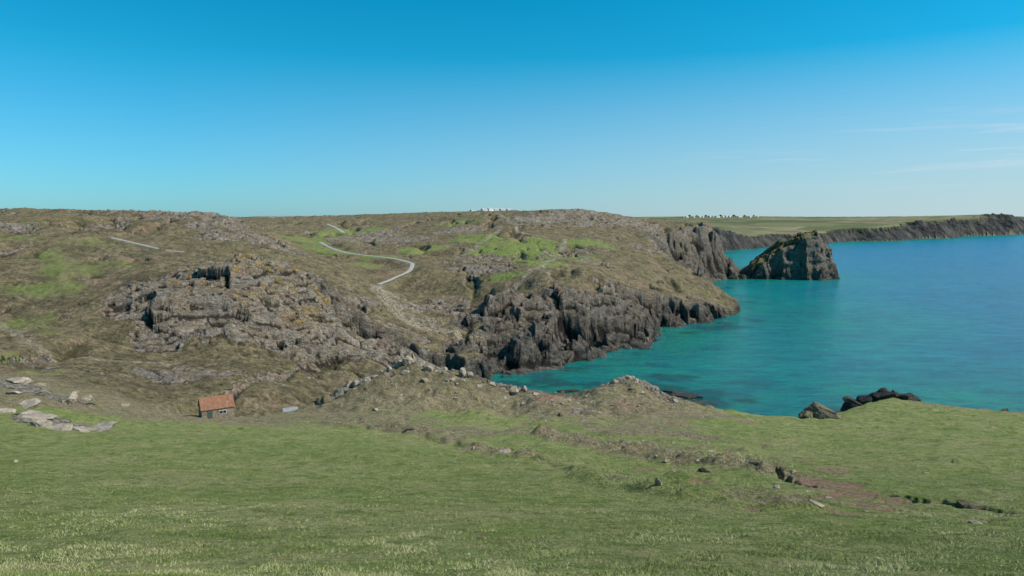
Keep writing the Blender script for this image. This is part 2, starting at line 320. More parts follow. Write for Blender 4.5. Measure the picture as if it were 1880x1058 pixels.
# field parcels on the far plateau, stored in the dirt channel
fx=(x*.9+y*.35); fy=(y*.9-x*.35)
pv,_=voro(fx/230,fy/120,501,0.0)
dirt=np.where(far>.3,np.clip((pv-.15)/.7,0,1),dirt)
def gridmesh(name,X,Y,Z,attrs,flip=False):
    a,b=X.shape; me=bpy.data.meshes.new(name)
    co=np.stack([X.ravel(),Y.ravel(),Z.ravel()],1).astype(np.float32)
    me.vertices.add(a*b); me.vertices.foreach_set("co",co.ravel())
    idx=np.arange(a*b).reshape(a,b)
    q=np.stack([idx[:-1,:-1],idx[:-1,1:],idx[1:,1:],idx[1:,:-1]],-1).reshape(-1,4)
    if flip: q=q[:,::-1]
    m=len(q); me.loops.add(4*m); me.polygons.add(m)
    me.loops.foreach_set("vertex_index",q.ravel().astype(np.int32))
    me.polygons.foreach_set("loop_start",np.arange(0,4*m,4,dtype=np.int32))
    me.polygons.foreach_set("use_smooth",np.ones(m,bool))
    me.update(calc_edges=True)
    for nm,ch in attrs.items():
        at=me.attributes.new(nm,'FLOAT_COLOR','POINT')
        cc=np.stack([np.asarray(c).ravel() for c in ch],1).astype(np.float32)
        at.data.foreach_set("color",cc.ravel())
    ob=bpy.data.objects.new(name,me); scene.collection.objects.link(ob)
    return ob
# ---------- node helpers ----------
class NT:
    def __init__(s,mat):
        mat.use_nodes=True; s.t=mat.node_tree; s.t.nodes.clear()
    def n(s,ty,**kw):
        nd=s.t.nodes.new(ty)
        for k_,v_ in kw.items(): setattr(nd,k_,v_)
        return nd
    def l(s,a,b): s.t.links.new(a,b)
    def noise(s,vec,scale,detail=4,rough=0.55,dist=0):
        nd=s.n('ShaderNodeTexNoise'); nd.inputs['Scale'].default_value=scale; nd.inputs['Detail'].default_value=detail
        nd.inputs['Roughness'].default_value=rough; nd.inputs['Distortion'].default_value=dist
        s.l(vec,nd.inputs['Vector']); return nd.outputs['Fac']
    def rng(s,val,a,b,c=0,d=1):
        nd=s.n('ShaderNodeMapRange'); nd.inputs[1].default_value=a; nd.inputs[2].default_value=b; nd.inputs[3].default_value=c; nd.inputs[4].default_value=d
        s.l(val,nd.inputs[0]); return nd.outputs[0]
    def mix(s,f,a,b,bt='MIX'):
        nd=s.n('ShaderNodeMix',data_type='RGBA',blend_type=bt)
        for sock,v_ in ((nd.inputs[0],f),(nd.inputs[6],a),(nd.inputs[7],b)):
            if isinstance(v_,(int,float)): sock.default_value=v_
            elif isinstance(v_,tuple): sock.default_value=v_ if len(v_)==4 else (*v_,1)
            else: s.l(v_,sock)
        return nd.outputs[2]
    def math(s,op,a,b=0.5):
        nd=s.n('ShaderNodeMath',operation=op)
        for sock,v_ in ((nd.inputs[0],a),(nd.inputs[1],b)):
            if isinstance(v_,(int,float)): sock.default_value=v_
            else: s.l(v_,sock)
        return nd.outputs[0]
    def out(s,col,rough=0.9,height=None,bs=0.5,bd=0.1,spec=0.2):
        b=s.n('ShaderNodeBsdfPrincipled'); b.inputs['Specular IOR Level'].default_value=spec
        if isinstance(rough,(int,float)): b.inputs['Roughness'].default_value=rough
        else: s.l(rough,b.inputs['Roughness'])
        if isinstance(col,tuple): b.inputs['Base Color'].default_value=(*col,1)
        else: s.l(col,b.inputs['Base Color'])
        if height is not None:
            bp=s.n('ShaderNodeBump'); bp.inputs['Strength'].default_value=bs; bp.inputs['Distance'].default_value=bd
            s.l(height,bp.inputs['Height']); s.l(bp.outputs[0],b.inputs['Normal'])
        o=s.n('ShaderNodeOutputMaterial'); s.l(b.outputs[0],o.inputs[0]); return b
def rockcolour(N,pos,lichen=None,dark=None,pale=None,cav=None):
    na=N.noise(pos,0.35,6,.62); nb=N.noise(pos,1.6,6,.65); nc=N.noise(pos,0.12,3,.5)
    # jointed slabs: warped 3D cells along a tilted bedding direction
    wn=N.n('ShaderNodeTexNoise'); wn.inputs['Scale'].default_value=.3; wn.inputs['Detail'].default_value=4; N.l(pos,wn.inputs['Vector'])
    wm=N.n('ShaderNodeVectorMath',operation='MULTIPLY_ADD'); N.l(wn.outputs['Color'],wm.inputs[0]); wm.inputs[1].default_value=(3,3,3); N.l(pos,wm.inputs[2])
    mp=N.n('ShaderNodeMapping'); N.l(wm.outputs[0],mp.inputs[0]); mp.inputs['Rotation'].default_value=(.5,.75,.3); mp.inputs['Scale'].default_value=(.5,.8,1.5)
    v=N.n('ShaderNodeTexVoronoi',feature='F1'); v.inputs['Scale'].default_value=.26; N.l(mp.outputs[0],v.inputs['Vector'])
    v2=N.n('ShaderNodeTexVoronoi',feature='F1'); v2.inputs['Scale'].default_value=.85; N.l(mp.outputs[0],v2.inputs['Vector'])
    sa=N.n('ShaderNodeSeparateColor'); N.l(v.outputs['Color'],sa.inputs[0]); sb=N.n('ShaderNodeSeparateColor'); N.l(v2.outputs['Color'],sb.inputs[0])
    c1,c2=sa.outputs[0],sb.outputs[0]
    cr_=N.math('ABSOLUTE',N.math('SUBTRACT',N.noise(mp.outputs[0],.5,5,.6),.5))   # crease lines
    c=N.mix(N.rng(na,.35,.65),(0.25,0.204,0.162),(0.45,0.378,0.30))
    c=N.mix(N.math('MULTIPLY',c1,.35),c,(0.17,0.142,0.115))
    c=N.mix(N.math('MULTIPLY',c2,.35),c,(0.52,0.445,0.36))
    c=N.mix(N.rng(nc,.46,.63,0,.75),c,(0.38,0.275,0.18))
    c=N.mix(N.rng(N.noise(pos,.22,5,.6),.53,.63,0,.55),c,(0.20,0.175,0.085))
    c=N.mix(N.rng(nb,.54,.68,0.0,.55),c,(0.095,0.080,0.062))
    if pale is not None: c=N.mix(N.math('MULTIPLY',pale,.8),c,N.mix(N.rng(nb,.35,.6),(0.58,0.50,0.40),(0.30,0.255,0.195)))
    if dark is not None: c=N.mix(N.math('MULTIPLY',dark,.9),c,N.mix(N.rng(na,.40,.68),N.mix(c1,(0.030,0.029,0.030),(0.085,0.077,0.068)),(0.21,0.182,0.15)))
    if lichen is not None:
        c=N.mix(N.math('MULTIPLY',lichen,N.rng(N.noise(pos,.9,5),.48,.60)),c,(0.44,0.28,0.055))
    c=N.mix(N.rng(cr_,0,.014,.55,0),c,(0.03,0.026,0.02))
    if cav is not None: c=N.mix(N.rng(cav,.57,.88,0,.82),c,(0.018,0.016,0.013))  # paints shade into the hollows of the rock colour
    hh=N.math('ADD',N.math('MULTIPLY',c1,1.1),N.math('ADD',N.math('MULTIPLY',c2,.6),N.rng(cr_,0,.05,-.6,0)))
    hh=N.math('ADD',hh,N.math('MULTIPLY',nb,1.2))
    return c,na,hh
# ground material
gm=bpy.data.materials.new("turf_heath_and_rock"); N=NT(gm)
geo=N.n('ShaderNodeNewGeometry'); pos=geo.outputs['Position']
a1=N.n('ShaderNodeAttribute',attribute_name="cover"); s1=N.n('ShaderNodeSeparateColor'); N.l(a1.outputs['Color'],s1.inputs[0])
a2=N.n('ShaderNodeAttribute',attribute_name="tone"); s2=N.n('ShaderNodeSeparateColor'); N.l(a2.outputs['Color'],s2.inputs[0])
rk,lu,di=s1.outputs; li,pa,da=s2.outputs
# the open plateau beyond the headlands (world Y) is farmland, broad-textured
sy=N.n('ShaderNodeSeparateXYZ'); N.l(pos,sy.inputs[0]); farf=N.rng(sy.outputs[1],780,1150)
g1=N.noise(pos,4.0,6,.75); g2=N.noise(pos,.45,4,.6); g3=N.noise(pos,.06,4,.55); g4=N.noise(pos,17,4,.8)
g5=N.noise(pos,1.1,6,.7); g6=N.noise(pos,.16,5,.65)
grass=N.mix(N.rng(g1,.38,.62),(0.122,0.172,0.036),(0.31,0.345,0.092))
grass=N.mix(N.rng(g3,.4,.6,0,.5),grass,(0.160,0.228,0.048))
grass=N.mix(N.rng(g6,.47,.60,0,.6),grass,N.mix(N.rng(g1,.4,.6),(0.245,0.225,0.085),(0.44,0.395,0.19)))
grass=N.mix(N.rng(g5,.51,.61,0,.6),grass,(0.40,0.365,0.165))
grass=N.mix(N.rng(g5,.38,.47,.65,0),grass,(0.080,0.118,0.026))
grass=N.mix(N.rng(g4,.54,.64,0,.75),grass,(0.54,0.50,0.28))
grass=N.mix(N.rng(g4,.36,.46,.75,0),grass,(0.050,0.070,0.016))
heath=N.mix(N.rng(g2,.35,.65),(0.152,0.118,0.058),(0.325,0.248,0.150))
heath=N.mix(N.rng(g3,.44,.60,0,.5),heath,(0.155,0.145,0.058))
heath=N.mix(N.rng(g6,.48,.58,0,.8),heath,(0.098,0.074,0.044))
heath=N.mix(N.rng(g5,.49,.57,0,.75),heath,(0.060,0.053,0.026))
heath=N.mix(N.rng(g1,.52,.64,0,.6),heath,(0.42,0.345,0.22))
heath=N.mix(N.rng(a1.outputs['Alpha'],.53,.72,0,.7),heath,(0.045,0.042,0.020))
dry=N.mix(N.rng(g1,.38,.62),(0.19,0.150,0.075),(0.48,0.39,0.25)); dry=N.mix(N.rng(g5,.46,.56,0,.6),dry,(0.165,0.150,0.060))
heath=N.mix(N.rng(sy.outputs[1],112,130,.85,0),heath,dry)
midg=N.mix(N.rng(g5,.35,.65),(0.115,0.150,0.038),(0.235,0.260,0.085))
gsel=N.mix(N.rng(sy.outputs[1],125,150),grass,midg)
lf=N.rng(N.math('ADD',lu,N.math('MULTIPLY',N.math('SUBTRACT',g5,.5),.8)),.2,.7)
c=N.mix(lf,heath,gsel)
dc=N.mix(N.rng(g1,.35,.65),(0.25,0.135,0.090),(0.42,0.275,0.195))
dfac=N.math('MULTIPLY',di,N.rng(g2,.2,.5,.6,1)); c=N.mix(dfac,c,dc)
c=N.mix(N.math('MULTIPLY',a2.outputs['Alpha'],.85),c,N.mix(N.rng(g5,.40,.56),(0.54,0.45,0.34),(0.20,0.165,0.12)))
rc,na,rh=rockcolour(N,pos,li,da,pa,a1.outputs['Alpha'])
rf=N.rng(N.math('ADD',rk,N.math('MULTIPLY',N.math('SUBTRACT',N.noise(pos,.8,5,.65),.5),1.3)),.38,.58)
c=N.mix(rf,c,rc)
fieldc=N.mix(N.rng(di,.1,.9),(0.105,0.120,0.045),(0.24,0.205,0.11))
fieldc=N.mix(N.rng(N.noise(pos,.012,4,.6),.45,.6,0,.6),fieldc,(0.075,0.082,0.034))
farc=N.mix(rk,fieldc,N.mix(N.rng(N.noise(pos,.03,6,.65),.38,.62),(0.020,0.020,0.022),(0.105,0.095,0.08)))
c=N.mix(farf,c,farc)
hgt=N.math('ADD',N.math('MULTIPLY',g1,.48),N.math('ADD',N.math('MULTIPLY',na,N.math('MULTIPLY',rf,1.0)),N.math('ADD',N.math('MULTIPLY',rh,N.math('MULTIPLY',rf,.9)),N.math('MULTIPLY',g4,.10))))
hgt=N.math('ADD',hgt,N.math('MULTIPLY',g5,N.math('ADD',.34,N.math('MULTIPLY',N.math('SUBTRACT',1.0,lu),.5))))
hgt=N.math('MULTIPLY',hgt,N.math('SUBTRACT',1.0,farf))
hgt=N.math('ADD',hgt,N.math('MULTIPLY',N.math('MULTIPLY',farf,rk),N.math('MULTIPLY',N.noise(pos,.035,5,.6),26.0)))
N.out(c,.95,hgt,1.0,.85,.1)
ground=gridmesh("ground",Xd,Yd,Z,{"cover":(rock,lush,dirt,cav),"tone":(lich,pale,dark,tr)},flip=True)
ground.data.materials.append(gm)
ground["kind"]="structure"; ground["label"]="grassy coastal hills and rugged dark cliffs around cove"; ground["category"]="terrain"
# ---------- sea ----------
th2=np.radians(np.linspace(-100,100,500)); r2=np.r_[np.linspace(90,700,360),np.geomspace(706,30000,160)]
R2,T2=np.meshgrid(r2,th2,indexing='ij'); X2=R2*np.sin(T2); Y2=R2*np.cos(T2)
ssd=-sdist(X2.ravel(),Y2.ravel())+fbm(X2.ravel()/25,Y2.ravel()/25,4,201)*9
shal=np.exp(-np.clip(ssd,0,None)/80); foam=(1-ss(0.3,2.2,np.abs(ssd-1.5)))
reef=np.zeros(ssd.shape)
for (u,v,rx) in [(1265,726,9),(1300,735,6),(1320,742,5),(1240,715,6),(1190,705,6),(1205,690,4),(1180,640,5),(1010,700,8)]:
    qx,qy=C(u,v); reef=np.maximum(reef,1-ss(.5,1.2,np.hypot(X2.ravel()-qx,Y2.ravel()-qy)/rx+fbm(X2.ravel()/4,Y2.ravel()/4,3,207)*.5))
sea=gridmesh("sea",X2,Y2,np.zeros_like(X2),{"depth":(shal,foam,np.maximum(ss(0.15,.45,fbm(X2.ravel()/13,Y2.ravel()/11,4,203))*ss(52,20,ssd),reef),np.ones_like(shal))},flip=True)
sm=bpy.data.materials.new("sea_water"); N=NT(sm)
geo=N.n('ShaderNodeNewGeometry'); pos=geo.outputs['Position']
a=N.n('ShaderNodeAttribute',attribute_name="depth"); sp3=N.n('ShaderNodeSeparateColor'); N.l(a.outputs['Color'],sp3.inputs[0])
deep=N.mix(N.rng(sp3.outputs[0],0.0,.3),(0.008,0.170,0.34),(0.002,0.240,0.310))
c=N.mix(N.rng(sp3.outputs[0],.15,.5),deep,(0.001,0.275,0.225))
c=N.mix(N.rng(sp3.outputs[0],.5,.9),c,(0.003,0.250,0.150))
big=N.noise(pos,.018,4,.6); c=N.mix(N.rng(big,.4,.6,0,.35),c,(0.002,0.13,0.22))
c=N.mix(N.math('MULTIPLY',sp3.outputs[2],.8),c,(0.008,0.070,0.060))
mp=N.n('ShaderNodeMapping'); N.l(pos,mp.inputs[0]); mp.inputs['Scale'].default_value=(0.3,1.0,1); mp.inputs['Rotation'].default_value=(0,0,.3)
rip=N.noise(mp.outputs[0],.16,8,.9); c=N.mix(N.rng(rip,.47,.56,0,.7),c,(0.002,0.105,0.175))
fo=N.math('MULTIPLY',sp3.outputs[1],N.rng(N.noise(pos,.5,5,.7),.58,.68)); c=N.mix(fo,c,(0.6,0.65,0.65))
wv=N.math('ADD',N.noise(mp.outputs[0],.6,6,.7),N.math('MULTIPLY',N.noise(mp.outputs[0],.12,4,.6),1.5))
N.out(c,.2,wv,1.0,1.8,.14)
sea.data.materials.append(sm); sea["kind"]="structure"; sea["label"]="calm turquoise sea water in the cove"; sea["category"]="sea"
# ---------- sea stack ----------
rm=bpy.data.materials.new("dark_cliff_rock"); N=NT(rm); geo=N.n('ShaderNodeNewGeometry'); pos=geo.outputs['Position']
at=N.n('ShaderNodeAttribute',attribute_name="tone"); sx=N.n('ShaderNodeSeparateColor'); N.l(at.outputs['Color'],sx.inputs[0])
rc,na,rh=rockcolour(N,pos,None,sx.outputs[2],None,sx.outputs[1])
gg=N.mix(N.rng(N.noise(pos,.3,5),.4,.6),(0.27,0.225,0.085),(0.15,0.135,0.055))
rc=N.mix(N.math('MULTIPLY',sx.outputs[0],N.rng(N.noise(pos,.3,6,.65),.38,.52)),rc,gg)
N.out(rc,.95,N.math('ADD',na,rh),.9,1.4,.12)
lx=np.linspace(-54,54,330); ly=np.linspace(-34,34,210); LX,LY=np.meshgrid(lx,ly,indexing='xy')
ex=LX.ravel(); ey=LY.ravel()
wx=ex+fbm(ex/11,ey/11,3,7)*3
prof=np.interp(wx,[-51,-47,-44,-38,-30,-20,-9,5,14,22,29,35,39,42,45,49,53],[-3,3,8,12,19,27,35,41,44,47,48,44,36,23,13,6,-3])
d_=1-(np.abs(ex/51)**4+(np.abs(ey+2)/30)**3)**.4+fbm(ex/10,ey/10,3,315)*.06
d2=d_+ ((ridged(ex/24,ey/24,2,301)-.45)*.28+fbm(ex/16,ey/16,3,303)*.18)
edge=80*np.sign(d2)*np.abs(d2)**.95
pz=prof-np.abs(ey-1)*0.24
q_=8; zs=np.minimum(pz,edge)-q_*.22*np.exp(-np.abs(pz-edge)/q_)
v1s,_=voro((ex+ey*.4)/14,(ey-ex*.2)/10,305,1.0); v2s,_=voro(ex/5.5,ey/5,307,.9)
zs=zs+((v1s-.5)*4.5+(v2s-.5)*1.6+fbm(ex/9,ey/9,5,309,.55)*2.6)*ss(-1,8,zs)
zs=np.where(d_<0.01,np.minimum(zs,-1),zs)
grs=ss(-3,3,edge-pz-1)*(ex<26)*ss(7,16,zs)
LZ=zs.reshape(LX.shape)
cv=np.clip(((boxb(LZ,3,3)-LZ)*.35+(boxb(LZ,8,8)-LZ)*.12),-1,1).ravel()*.5+.5  # crevice shade mask for the stack colour
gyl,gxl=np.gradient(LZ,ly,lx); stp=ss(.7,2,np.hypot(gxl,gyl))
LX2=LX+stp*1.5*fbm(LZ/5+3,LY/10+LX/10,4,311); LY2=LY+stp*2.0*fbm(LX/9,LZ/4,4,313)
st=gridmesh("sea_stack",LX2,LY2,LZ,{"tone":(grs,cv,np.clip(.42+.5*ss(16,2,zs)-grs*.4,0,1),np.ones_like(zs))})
cx,cy=C(1455,512); ang=-math.atan2(cx,cy)*0.6
st.location=(cx,cy+16,0); st.rotation_euler=(0,0,ang); st.scale=(.97,1,.98)
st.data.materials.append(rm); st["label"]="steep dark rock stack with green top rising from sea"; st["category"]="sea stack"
# ---------- tracks ----------
pm=bpy.data.materials.new("pale_gravel_track"); N=NT(pm); geo=N.n('ShaderNodeNewGeometry'); pos=geo.outputs['Position']
N.out(N.mix(N.rng(N.noise(pos,1.2,6,.6),.35,.65),(0.29,0.27,0.235),(0.42,0.395,0.35)),.95,N.noise(pos,4,3),.4,.1)
for out,w,label in paths:
    vs=[];fs=[]; cols=5
    for i,p in enumerate(out):
        q=out[min(i+1,len(out)-1)]-out[max(i-1,0)]; nrm=Vector((q.y,-q.x,0)).normalized()
        ww=w*(1+.08*math.sin(i*.3)+.05*math.sin(i*.9))
        for j in range(cols):
            c_=p+nrm*ww*(j/(cols-1)-.5)
            e=-0.3 if j in(0,cols-1) else .22
            vs.append((c_.x,c_.y,p.z+e))
    for i in range(len(out)-1):
        for j in range(cols-1):
            a_=i*cols+j; fs.append((a_,a_+cols,a_+cols+1,a_+1))
    me=bpy.data.meshes.new("footpath"); me.from_pydata(vs,[],fs); me.update(); me.materials.append(pm)
    o=bpy.data.objects.new("footpath",me); scene.collection.objects.link(o)
    o["kind"]="structure"; o["label"]=label; o["category"]="path"
# ---------- boulders ----------
def rockmat(name,kind):
    m=bpy.data.materials.new(name); N=NT(m); tc=N.n('ShaderNodeNewGeometry'); pos=tc.outputs['Position']
    na=N.noise(pos,1.1,7,.65); nb=N.noise(pos,4.5,8,.7)
    if kind=='pale': c=N.mix(N.rng(na,.35,.65),(0.27,0.215,0.16),(0.54,0.45,0.35)) 
    elif kind=='brown': c=N.mix(N.rng(na,.35,.65),(0.12,0.095,0.06),(0.26,0.21,0.13))
    else: c=N.mix(N.rng(na,.35,.65),(0.022,0.021,0.021),(0.085,0.075,0.066))
    c=N.mix(N.rng(nb,.52,.64,0,.65),c,(0.07,0.058,0.045) if kind!='dark' else (0.03,0.027,0.024))
    c=N.mix(N.rng(N.noise(pos,.7,5),.55,.64,0,.6),c,(0.30,0.24,0.11) if kind=='pale' else (0.11,0.095,0.04))
    N.out(c,.95,N.math('ADD',na,nb),.8,.25,.12); return m
PALE=rockmat("weathered_pale_stone",'pale'); DARK=rockmat("dark_sea_rock",'dark'); BROWN=rockmat("brown_weathered_rock",'brown')
import bmesh
def boulder(loc,dim,mat,seed,label,rotz=None,grp=None,sub=4,lift=0,soft=False):
    rg=np.random.default_rng(seed)
    bm=bmesh.new(); bmesh.ops.create_icosphere(bm,subdivisions=sub,radius=1)
    nn=rg.normal(size=(11,3)); nn/=np.linalg.norm(nn,axis=1)[:,None]; cc=rg.uniform(.38,.8,11)
    if soft: cc=rg.uniform(.7,1,11)
    cs=np.array([v.co for v in bm.verts]); dt=cs@nn.T
    rad=np.minimum(1.0,np.min(np.where(dt>0.1,cc[None,:]/np.maximum(dt,.1),9),axis=1))
    cs=cs*rad[:,None]
    nz=fbm(cs[:,0]*2.3+seed*3.1,cs[:,1]*2.3+cs[:,2]*1.9,4,seed)*.10+(ridged(cs[:,0]*4+seed,cs[:,2]*4+cs[:,1]*3,3,seed+3)-.4)*.10
    for v,c_,q in zip(bm.verts,cs,nz):
        v.co=Vector(c_*(1+float(q))); v.co.x*=dim[0]/1.5; v.co.y*=dim[1]/1.5; v.co.z*=dim[2]*1.1
    me=bpy.data.meshes.new("boulder"); bm.to_mesh(me); bm.free(); me.materials.append(mat)
    o=bpy.data.objects.new("boulder",me); scene.collection.objects.link(o)
    o.location=(loc[0],loc[1],loc[2]+dim[2]*lift); o.rotation_euler=(rg.uniform(-.2,.2),rg.uniform(-.2,.2),rg.uniform(0,6.28) if rotz is None else rotz)
    o["label"]=label; o["category"]="rock"
    if grp: o["group"]=grp
    return o
def px(w,p): return w/F*math.hypot(p[0],p[1])
sd_=100
for (u,v,w,h_,dk) in [(1210,893,20,18,0),(1292,868,26,13,1),(1385,852,26,5,2),(755,790,26,6,2),(925,832,24,7,0),(1412,822,22,5,2),(1030,765,14,8,2),(690,755,16,7,0),(1072,775,18,8,0),(1240,868,12,6,0),(1305,830,14,5,0),(1425,898,20,5,0),
   (60,768,50,7,0),(80,782,52,7,0),(105,790,42,6,0),(180,790,60,6,0),(150,792,40,5,0),(45,745,38,5,0),(25,722,30,5,0),(130,735,26,11,0),(158,732,22,9,0),(35,700,34,6,0),(75,708,24,5,0),(225,745,16,4,0),(10,755,30,5,0),(195,782,34,4,0),(52,758,30,6,0),(140,722,16,6,0),
   (1775,925,30,7,2),(1500,930,22,4,0),(1225,850,14,6,0),(1455,868,14,4,0),(600,738,26,12,2),(585,740,20,10,2),(1700,870,10,4,0),(1795,962,20,4,0),(30,850,8,3,0),(870,990,6,2,0),(880,1003,5,2,0),(875,975,4,2,0),(1015,800,8,5,0),(1130,880,8,3,0),(820,945,7,2,0),(1520,918,14,3,0),(1590,940,12,3,0),(1545,925,10,3,0),(1480,905,12,3,0),(1330,820,8,4,0),(1300,815,7,4,0),(1180,812,8,4,0),(870,822,8,4,0),(905,838,7,3,0),
   (1145,826,9,4,0),(1205,838,9,4,0),(1280,848,9,4,0),(1330,852,8,4,0),(1060,806,7,3,0),(1400,868,9,4,0),(990,848,7,3,0),(960,795,7,3,0),(1120,805,7,3,0),(1235,815,7,3,0)]:
    p=hit(u,v); sd_+=1
    boulder(p,(px(w,p),px(w*.8,p),px(h_,p)),[PALE,DARK,BROWN][dk],sd_,["pale lichen-spotted stone lying on the grass","dark weathered rock half sunk in the turf","brown mossy rock half sunk in the turf"][dk],grp="stones scattered over the turf",sub=4 if w>9 else 3,lift=-.2)
KN=[(640,712,18,14),(655,705,18,14),(672,700,18,14),(690,692,20,12),(735,672,18,14),(750,668,22,18),(768,672,26,16),(785,680,24,14),(745,688,18,10),(810,684,22,12),(850,690,18,13),(862,692,16,10),(830,698,20,8),(905,708,18,9),(945,716,20,13),(962,716,13,15),(985,724,20,9),(1010,738,18,8),(1130,702,16,7),(1150,696,16,8),(1168,702,16,7),(1195,714,16,8),(1215,724,16,8),(1240,738,16,6),(880,712,18,8),(720,700,14,6),(780,700,16,7),(1060,742,12,5),(1100,760,11,5),(960,745,14,5),(1040,735,16,6),(1075,730,11,5),(1180,725,14,6),(700,685,16,10),(715,680,16,8),(820,700,12,6),(760,662,14,13),(1140,692,11,7),(1160,694,12,7)]
rk_=random.Random(5)
for i in range(110):
    t=rk_.random(); u=650+t*640; base=np.interp(u,[650,760,850,960,1080,1150,1220,1290],[705,668,692,718,724,696,726,756])
    KN.append((u,base+rk_.uniform(4,75)*rk_.random()**.5,rk_.uniform(3,9),rk_.uniform(2,4)))
for (u,v,w,h_) in KN:
    p=hit(u,v); sd_+=1
    if p[1]>150: continue
    boulder(p,(px(w,p),px(w*.7,p),px(h_*.8,p)),PALE,sd_,"angular pale rock embedded in the grassy knoll",grp="rocks along the knoll",sub=3 if w<13 else 4,lift=-.18)
for (u,d,w,h_,mt,up) in [(1518,98,5.4,1.9,2,.15),(1492,97.5,2.2,1.0,2,.1),(1553,123,2.6,1.1,1,.2),(1572,125,3.6,1.7,1,.4),(1594,126,4,2.2,1,.5),(1616,127,4,2.5,1,.6),(1640,127,4.4,2.6,1,.7),(1662,127,4,2.3,1,.6),(1684,126,3.6,1.6,1,.4),(1588,124,5,1.4,1,.2),(1650,124,6,1.4,1,.3),(1630,124,5,1.6,1,.3),(1605,124,4,1.5,1,.3),(1675,125,4,1.5,1,.4)]:
    q=P(u,d,0); sd_+=1
    boulder((q[0],q[1],gz(q[0],q[1])+up-.1),(w,w*.7,h_),[PALE,DARK,BROWN][mt],sd_,"rounded brown boulder at the turf edge" if mt==2 else "dark jagged rock at the cliff edge above water",grp=None if mt==2 else "dark rocks at the cliff edge",sub=5,soft=mt==2)
for (u,v,w,h_) in [(1255,728,9,2.0),(1225,722,7,1.8),(1165,638,14,1.8),(1315,742,7,.35),(1190,725,6,1.2),(1045,718,8,1.0),(1205,688,4,.3),(1085,655,8,1.6),(1360,512,14,4),(1345,513,12,5),(1272,730,6,1.4)]:
    q=C(u,v); sd_+=1
    boulder((q[0],q[1],-.25),(w,w*.6,h_),DARK,sd_,"low dark wet rock at the water line",rotz=0,grp="rocks at the water line",sub=4)
# ---------- buildings ----------
def simple(name,col,rough=.9,n2=None,scale=3,hgt=.02):
    m=bpy.data.materials.new(name); N=NT(m); tc=N.n('ShaderNodeTexCoord'); nz=N.noise(tc.outputs['Object'],scale,6,.65)
    N.out(N.mix(N.rng(nz,.35,.65),col,n2 or tuple(c_*.7 for c_ in col)),rough,nz,.5,hgt,.2); return m
TILE=bpy.data.materials.new("orange_clay_tiles"); N=NT(TILE); tc=N.n('ShaderNodeTexCoord')
br=N.n('ShaderNodeTexBrick'); N.l(tc.outputs['UV'],br.inputs[0]); br.inputs['Color1'].default_value=(0.38,0.17,0.09,1); br.inputs['Color2'].default_value=(0.27,0.12,0.07,1); br.inputs['Mortar'].default_value=(0.10,0.05,0.03,1); br.inputs['Scale'].default_value=1; br.inputs['Brick Width'].default_value=.25; br.inputs['Row Height'].default_value=.22; br.inputs['Mortar Size'].default_value=.02
N.out(N.mix(N.rng(N.noise(tc.outputs['Object'],2.5,5),.48,.7,0,.6),br.outputs[0],(0.33,0.25,0.17)),.85,br.outputs['Fac'],-.6,.03,.2)
STONE=simple("rubble_stone",(0.38,0.30,0.215),n2=(0.16,0.13,0.09),scale=4,hgt=.05)
WHITE=simple("white_render",(0.82,0.81,0.77)); SLATE=simple("slate",(0.34,0.34,0.35)); GLASS=simple("dark_pane",(0.03,0.035,0.04),.2); WOOD=simple("painted_frame",(0.65,0.64,0.6)); GREY=simple("pale_grey_roof",(0.52,0.53,0.54)); SHEDR=simple("weathered_sheet",(0.30,0.31,0.32))
def mk(name,vs,fs,mat,parent=None,smooth=False):
    me=bpy.data.meshes.new(name); me.from_pydata(vs,[],fs); me.update(); me.materials.append(mat)
    o=bpy.data.objects.new(name,me); scene.collection.objects.link(o)
    if parent: o.parent=parent
    return o
def box(name,a,b,mat,parent):
    x0,y0,z0=a;x1,y1,z1=b
    vs=[(x0,y0,z0),(x1,y0,z0),(x1,y1,z0),(x0,y1,z0),(x0,y0,z1),(x1,y0,z1),(x1,y1,z1),(x0,y1,z1)]
    return mk(name,vs,[(0,3,2,1),(4,5,6,7),(0,1,5,4),(1,2,6,5),(2,3,7,6),(3,0,4,7)],mat,parent)
def gable(name,L,Wd,wh,rh,wallm,roofm,loc,rot,label,cat,base=1.5,eave=.2):
    e=bpy.data.objects.new(name,None); scene.collection.objects.link(e); e.location=loc; e.rotation_euler=(0,0,rot)
    e["label"]=label; e["category"]=cat
    l,w=L/2,Wd/2
    vs=[(-l,-w,-base),(l,-w,-base),(l,w,-base),(-l,w,-base),(-l,-w,wh),(l,-w,wh),(l,w,wh),(-l,w,wh),(-l,0,rh),(l,0,rh)]
    mk("wall",vs,[(0,3,2,1),(0,1,5,4),(2,3,7,6),(1,2,6,9,5),(3,0,4,8,7)],wallm,e)
    t=.12; s_=(rh-wh)/w; L2=l+eave; we=w+eave; ze=wh-eave*s_
    vs=[(-L2,-we,ze+.01),(L2,-we,ze+.01),(L2,0,rh+.01),(-L2,0,rh+.01),(L2,we,ze+.01),(-L2,we,ze+.01)]
    vs+=[(a_,b_,c_+t) for a_,b_,c_ in vs]
    fs=[(6,7,8,9),(9,8,10,11),(3,2,1,0),(5,4,2,3),(0,1,7,6),(4,5,11,10),(1,2,8,7),(2,4,10,8),(3,0,6,9),(5,3,9,11)]
    ro=mk("roof",vs,fs,roofm,e)
    uv=ro.data.uv_layers.new(name="UVMap")
    for lp in ro.data.loops:
        c_=ro.data.vertices[lp.vertex_index].co; uv.data[lp.index].uv=(c_.x,abs(c_.y)*math.hypot(1,s_))
    return e
hp=S(398,768,109)
hz_=max(gz(hp[0]+dx,hp[1]+dy) for dx in (-2,-1,0,1,2) for dy in (-2,-1,0))
